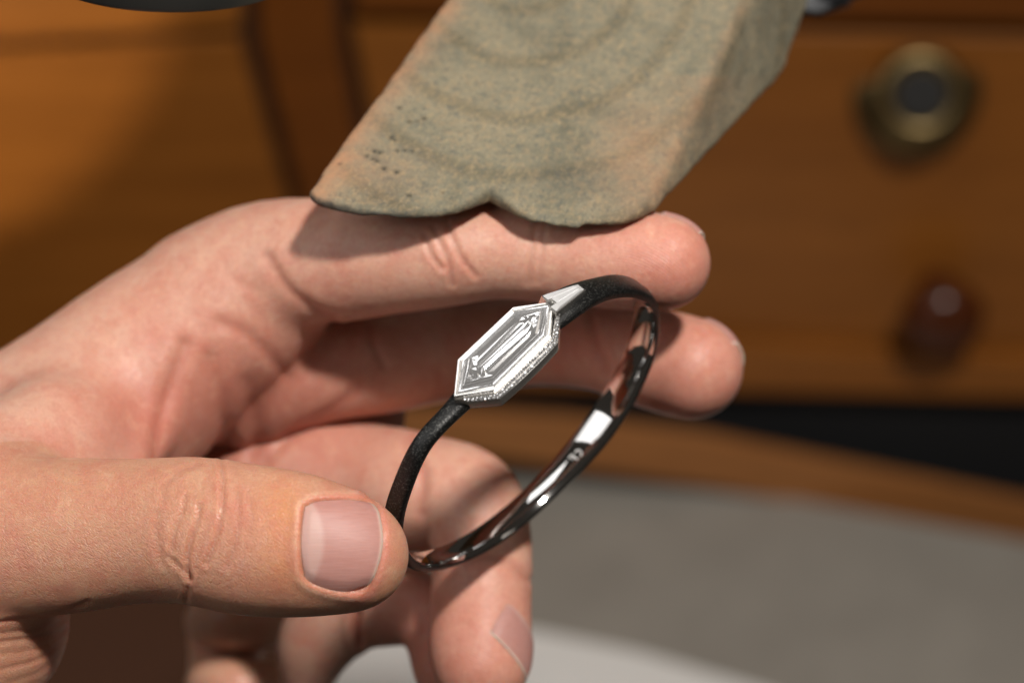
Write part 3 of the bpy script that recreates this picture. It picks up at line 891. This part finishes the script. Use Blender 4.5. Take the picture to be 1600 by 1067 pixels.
# two tiny engraved marks inside the band
M_MARK = plain_mat("engraved_mark", (0.75, 0.74, 0.72), 0.45, 0.6)
im = int(np.argmin(np.linalg.norm(to_px(CC) - np.array([893, 712]), axis=1)))
V = []; F = []
def stroke(x0, y0, x1, y1, w=0.9):
    a = np.array([x0, y0]); b = np.array([x1, y1]); d = (b - a) / np.linalg.norm(b - a) * w; q = np.array([-d[1], d[0]])
    for h in (0.0, 1.6):
        for c in (a - d - q, b + d - q, b + d + q, a - d + q):
            V.append(CC[im] - rad[im] * (RT[im] * 0.405 + h) + tan_[im] * c[0] + AX * (c[1] - 3))
    n = len(V) - 8
    F.extend([[n, n+1, n+2, n+3][::-1], [n+4, n+5, n+6, n+7]] + [[n+i, n+(i+1) % 4, n+4+(i+1) % 4, n+4+i] for i in range(4)])
for st in ((-11, -5, -6, -7), (-11, -5, -12, 1), (-12, 1, -8, 5), (-8, 5, -5, 4), (2, -7, 2, 6), (2, 6, 9, 6), (2, 0, 7, 0)): stroke(*st)
mesh_obj("engraving", np.array(V), F, M_MARK, bangle, smooth=False)

# setting frame
i0 = int(np.argmin(np.linalg.norm(to_px(CC) - np.array([790, 556]), axis=1)))
A3 = ray_plane(711, 631, RC, AX); D3 = ray_plane(868, 481, RC, AX)
T3 = unit(D3 - A3); O3 = np.cross(T3, AX); O3 = O3 if np.dot(O3, rad[i0]) > 0 else -O3
GC = (A3 + D3) / 2 + O3 * 6
LH = np.linalg.norm(D3 - A3) / 2
sgn = 1.0 if (AX @ np.array([0.687, -0.727, 0])) > 0 else -1.0     # +a = lower right side in view
def L3(t, a, o): return GC + T3 * t + AX * (sgn * a) + O3 * o
HW = 40.0; SH = 0.56
def hexa(sc_t, sc_a, o, dt=0, da=0):
    pts = [(-LH, 0), (-LH*SH, -HW), (LH*SH, -HW), (LH, 0), (LH*SH*1.05, HW*0.9), (-LH*SH, HW*0.95)]
    return [L3(t*sc_t + dt, a*sc_a + da, o) for t, a in pts]
def loft(name, rings, mat, parent, cap0=True, cap1=True, smooth=False):
    k = len(rings[0]); V = np.array([p for r in rings for p in r]); F = []
    for j in range(len(rings)-1):
        for i in range(k):
            q = (i+1) % k
            F.append([j*k+i, j*k+q, (j+1)*k+q, (j+1)*k+i])
    if cap0: F.append(list(range(k))[::-1])
    if cap1: F.append([(len(rings)-1)*k+i for i in range(k)])
    me = mesh_obj(name, V, F, mat, parent, smooth=smooth)
    import bmesh
    bm = bmesh.new(); bm.from_mesh(me.data); bmesh.ops.recalc_face_normals(bm, faces=bm.faces); bm.to_mesh(me.data); bm.free()
    return me
# bezel: open hexagonal collet
loft("bezel", [hexa(0.93, 0.86, 12), hexa(0.95, 0.90, 16), hexa(0.975, 0.95, 16), hexa(1.0, 1.0, 6), hexa(1.0, 1.0, -20), hexa(0.8, 0.6, -26), hexa(0.72, 0.5, -14), hexa(0.90, 0.80, -2)], M_SETTING, bangle)
# the step cut stone: a girdle, three crown steps and a table of long narrow facets
from mathutils.geometry import delaunay_2d_cdt
HEX = [(-LH, 0), (-LH*SH, -HW), (LH*SH, -HW), (LH, 0), (LH*SH*1.05, HW*0.9), (-LH*SH, HW*0.95)]
def hexa2(st, sa): return [(t*st, a*sa) for t, a in HEX]
gp = []; gh = []; ge = []
def ring_pts(st, sa, h):
    b = len(gp)
    for p in hexa2(st, sa): gp.append(p); gh.append(h)
    for i in range(6): ge.append((b+i, b+(i+1) % 6))
for st, sa, h in ((0.925, 0.86, 13), (0.895, 0.80, 17.0), (0.882, 0.775, 15.6), (0.855, 0.73, 18.6), (0.842, 0.705, 17.4), (0.80, 0.64, 20.6), (0.788, 0.617, 19.6), (0.74, 0.55, 22)): ring_pts(st, sa, h)
rg = random.Random(11)
aa = [-18, -14, -10.5, -7, -2.5, 1.5, 5.0, 9.5, 13, 17]
hh = [21.4, 22.4, 21.5, 21.8, 22.6, 21.5, 21.9, 22.0, 23.0, 21.6]
for a, h in zip(aa, hh):
    b = len(gp); lim = LH * 0.74 * (1 - abs(a) / (HW*0.55) * (1 - SH)) 
    t0, t1 = -lim * rg.uniform(0.62, 0.78), lim * rg.uniform(0.62, 0.78)
    for t in (t0, t1): gp.append((t, a)); gh.append(h)
    ge.append((b, b+1))
for k in range(120):
    sg = rg.choice((-1, 1)); t = sg * LH * rg.uniform(0.38, 0.71)
    wmax = HW * 0.52 * min(1, (LH*0.74 - abs(t)) / (LH*0.74*(1 - SH)))
    gp.append((t, rg.uniform(-1, 1) * wmax)); gh.append(21.8 + rg.uniform(-2.0, 2.0))
vo, eo, fo, vorig, _, _ = delaunay_2d_cdt([Vector(p) for p in gp], ge, [], 1, 1e-5)
GV = [L3(v.x, v.y, gh[vorig[i][0]] if vorig[i] else 21.5) for i, v in enumerate(vo)]
GF = [list(f) for f in fo]
nb_ = len(GV)
M_STONE, nt_s, b_s = new_mat("diamond_facets")
b_s.inputs["Base Color"].default_value = (0.97, 0.97, 0.98, 1); b_s.inputs["Metallic"].default_value = 0.87
b_s.inputs["Roughness"].default_value = 0.045; b_s.inputs["Coat Weight"].default_value = 0.25; b_s.inputs["Coat IOR"].default_value = 2.2
b_s.inputs["Coat Roughness"].default_value = 0.02
gv_low = hexa(0.925, 0.86, 2); low_b = len(GV); GV += gv_low
top6 = [min(range(nb_), key=lambda q: (vo[q].x - p[0])**2 + (vo[q].y - p[1])**2) for p in hexa2(0.925, 0.86)]
for i in range(6):
    q = (i+1) % 6; GF.append([top6[i], low_b+i, low_b+q, top6[q]])
GF.append([low_b+i for i in range(6)])
gem = mesh_obj("diamond", np.array(GV), GF, M_STONE, bangle, smooth=False)
import bmesh
bm = bmesh.new(); bm.from_mesh(gem.data); bmesh.ops.recalc_face_normals(bm, faces=bm.faces); bm.to_mesh(gem.data); bm.free()
# pave shoulder: curved ledge on the lower right side, with rows of tiny stones
def ledge_pt(u, a_off, o): 
    t = -LH * 1.0 + u * LH * 2.15
    edge = np.interp(t, [-LH, -LH*SH, LH*SH*1.05, LH, LH*1.3], [2, HW*0.95, HW*0.92, 6, -2])
    prof = 12 * math.sin(math.pi * min(max(u, 0.0), 1.0)) ** 0.6
    return L3(t, edge * 1.06 + a_off * prof, o)
us = np.linspace(0, 1, 40)
V = []; F = []
for u in us:
    for a, o in ((-0.25, 8), (0.1, 9), (0.9, 4), (1.0, 0), (0.9, -18), (-0.25, -18)): V.append(ledge_pt(u, a, o))
for i in range(39):
    for q in range(6):
        w_ = (q+1) % 6; F.append([i*6+q, i*6+w_, (i+1)*6+w_, (i+1)*6+q])
F.append([0, 1, 2, 3, 4, 5][::-1]); F.append([39*6+q for q in range(6)])
mesh_obj("shoulder", V, F, M_SETTING, bangle, smooth=True, auto=35)
V = []; F = []; rnd = random.Random(3)
def tiny(c, r, nrm, tt, bb):
    b0 = len(V); k = 8
    for rr, h in ((0.55, 0.55), (1.0, 0.15), (0.15, -0.9)):
        for i in range(k):
            a = 2*math.pi*(i + 0.5 * (rr < 1))/k + rnd.random()*0.1
            V.append(c + tt*math.cos(a)*r*rr + bb*math.sin(a)*r*rr + nrm*h*r)
    F.append([b0+i for i in range(k)])
    for j in range(2):
        for i in range(k):
            q = (i+1) % k; F.append([b0+j*k+i, b0+(j+1)*k+i, b0+(j+1)*k+q, b0+j*k+q])
    F.append([b0+2*k+i for i in range(k)][::-1])
for row, (a, n_, r_) in enumerate(((0.22, 44, 2.7), (0.68, 46, 2.7))):
    for i in range(n_):
        u = 0.05 + 0.93 * (i + 0.5 * row) / n_
        jn = unit(O3 + T3 * rnd.uniform(-.55, .55) + AX * rnd.uniform(-.55, .55) + AX * sgn * 0.15)
        tt = unit(np.cross(jn, AX)); bb = np.cross(jn, tt)
        tiny(ledge_pt(u, a, 9.2 - 4.5 * a), r_, jn, tt, bb)
M_PAVE = plain_mat("pave_brilliants", (0.93, 0.93, 0.93), 0.04, 1.0, 900, 0.05)
pv = mesh_obj("pave", V, F, M_STONE, bangle, smooth=False); pv["kind"] = "stuff"
M_BAG = M_STONE.copy(); M_BAG.name = "baguette_stone"; M_BAG.node_tree.nodes["Principled BSDF"].inputs["Metallic"].default_value = 0.5
# tapered baguettes running into the black shank
E3 = ray_plane(908, 456, RC, AX)
tt0 = L3(LH * 1.06, 0, 8)
def quadstone(name, pts, h, mat):
    up = [p + O3 * h for p in pts]; c = np.mean(pts, 0)
    top = [c + (p - c) * 0.72 + O3 * (h + 3) for p in pts]
    low = [c + (p - c) * 0.5 - O3 * 6 for p in pts]
    return loft(name, [low, up, top], mat, bangle)
tailo = unit(E3 - L3(LH, 0, 0)); Lt = np.linalg.norm(E3 - L3(LH, 0, 0))
def tail(s, a, o): return L3(LH, 0, 0) + tailo * (s * Lt) + AX * sgn * a + O3 * o
for a0, a1 in ((-17, -6.2), (-5.0, 5.2), (6.4, 18)):
    s_in = 0.0 if abs(a0 + a1) < 5 else (-0.12 if a0 < 0 else -0.25)
    quadstone("baguette", [tail(s_in, a0, 15), tail(1.02, a0*0.36, 13), tail(1.02, a1*0.36, 13), tail(s_in, a1, 15)], 1.0, M_BAG)
loft("tail_plate", [[tail(-0.14, -19, 14), tail(1.06, -8, 12.5), tail(1.06, 8, 12.5), tail(-0.28, 20, 14)], [tail(-0.35, -20, -12), tail(1.06, -7, -12), tail(1.06, 7, -12), tail(-0.35, 20, -12)]], M_SETTING, bangle)
for o in list(bpy.data.objects):
    if "_o" in o: del o["_o"]
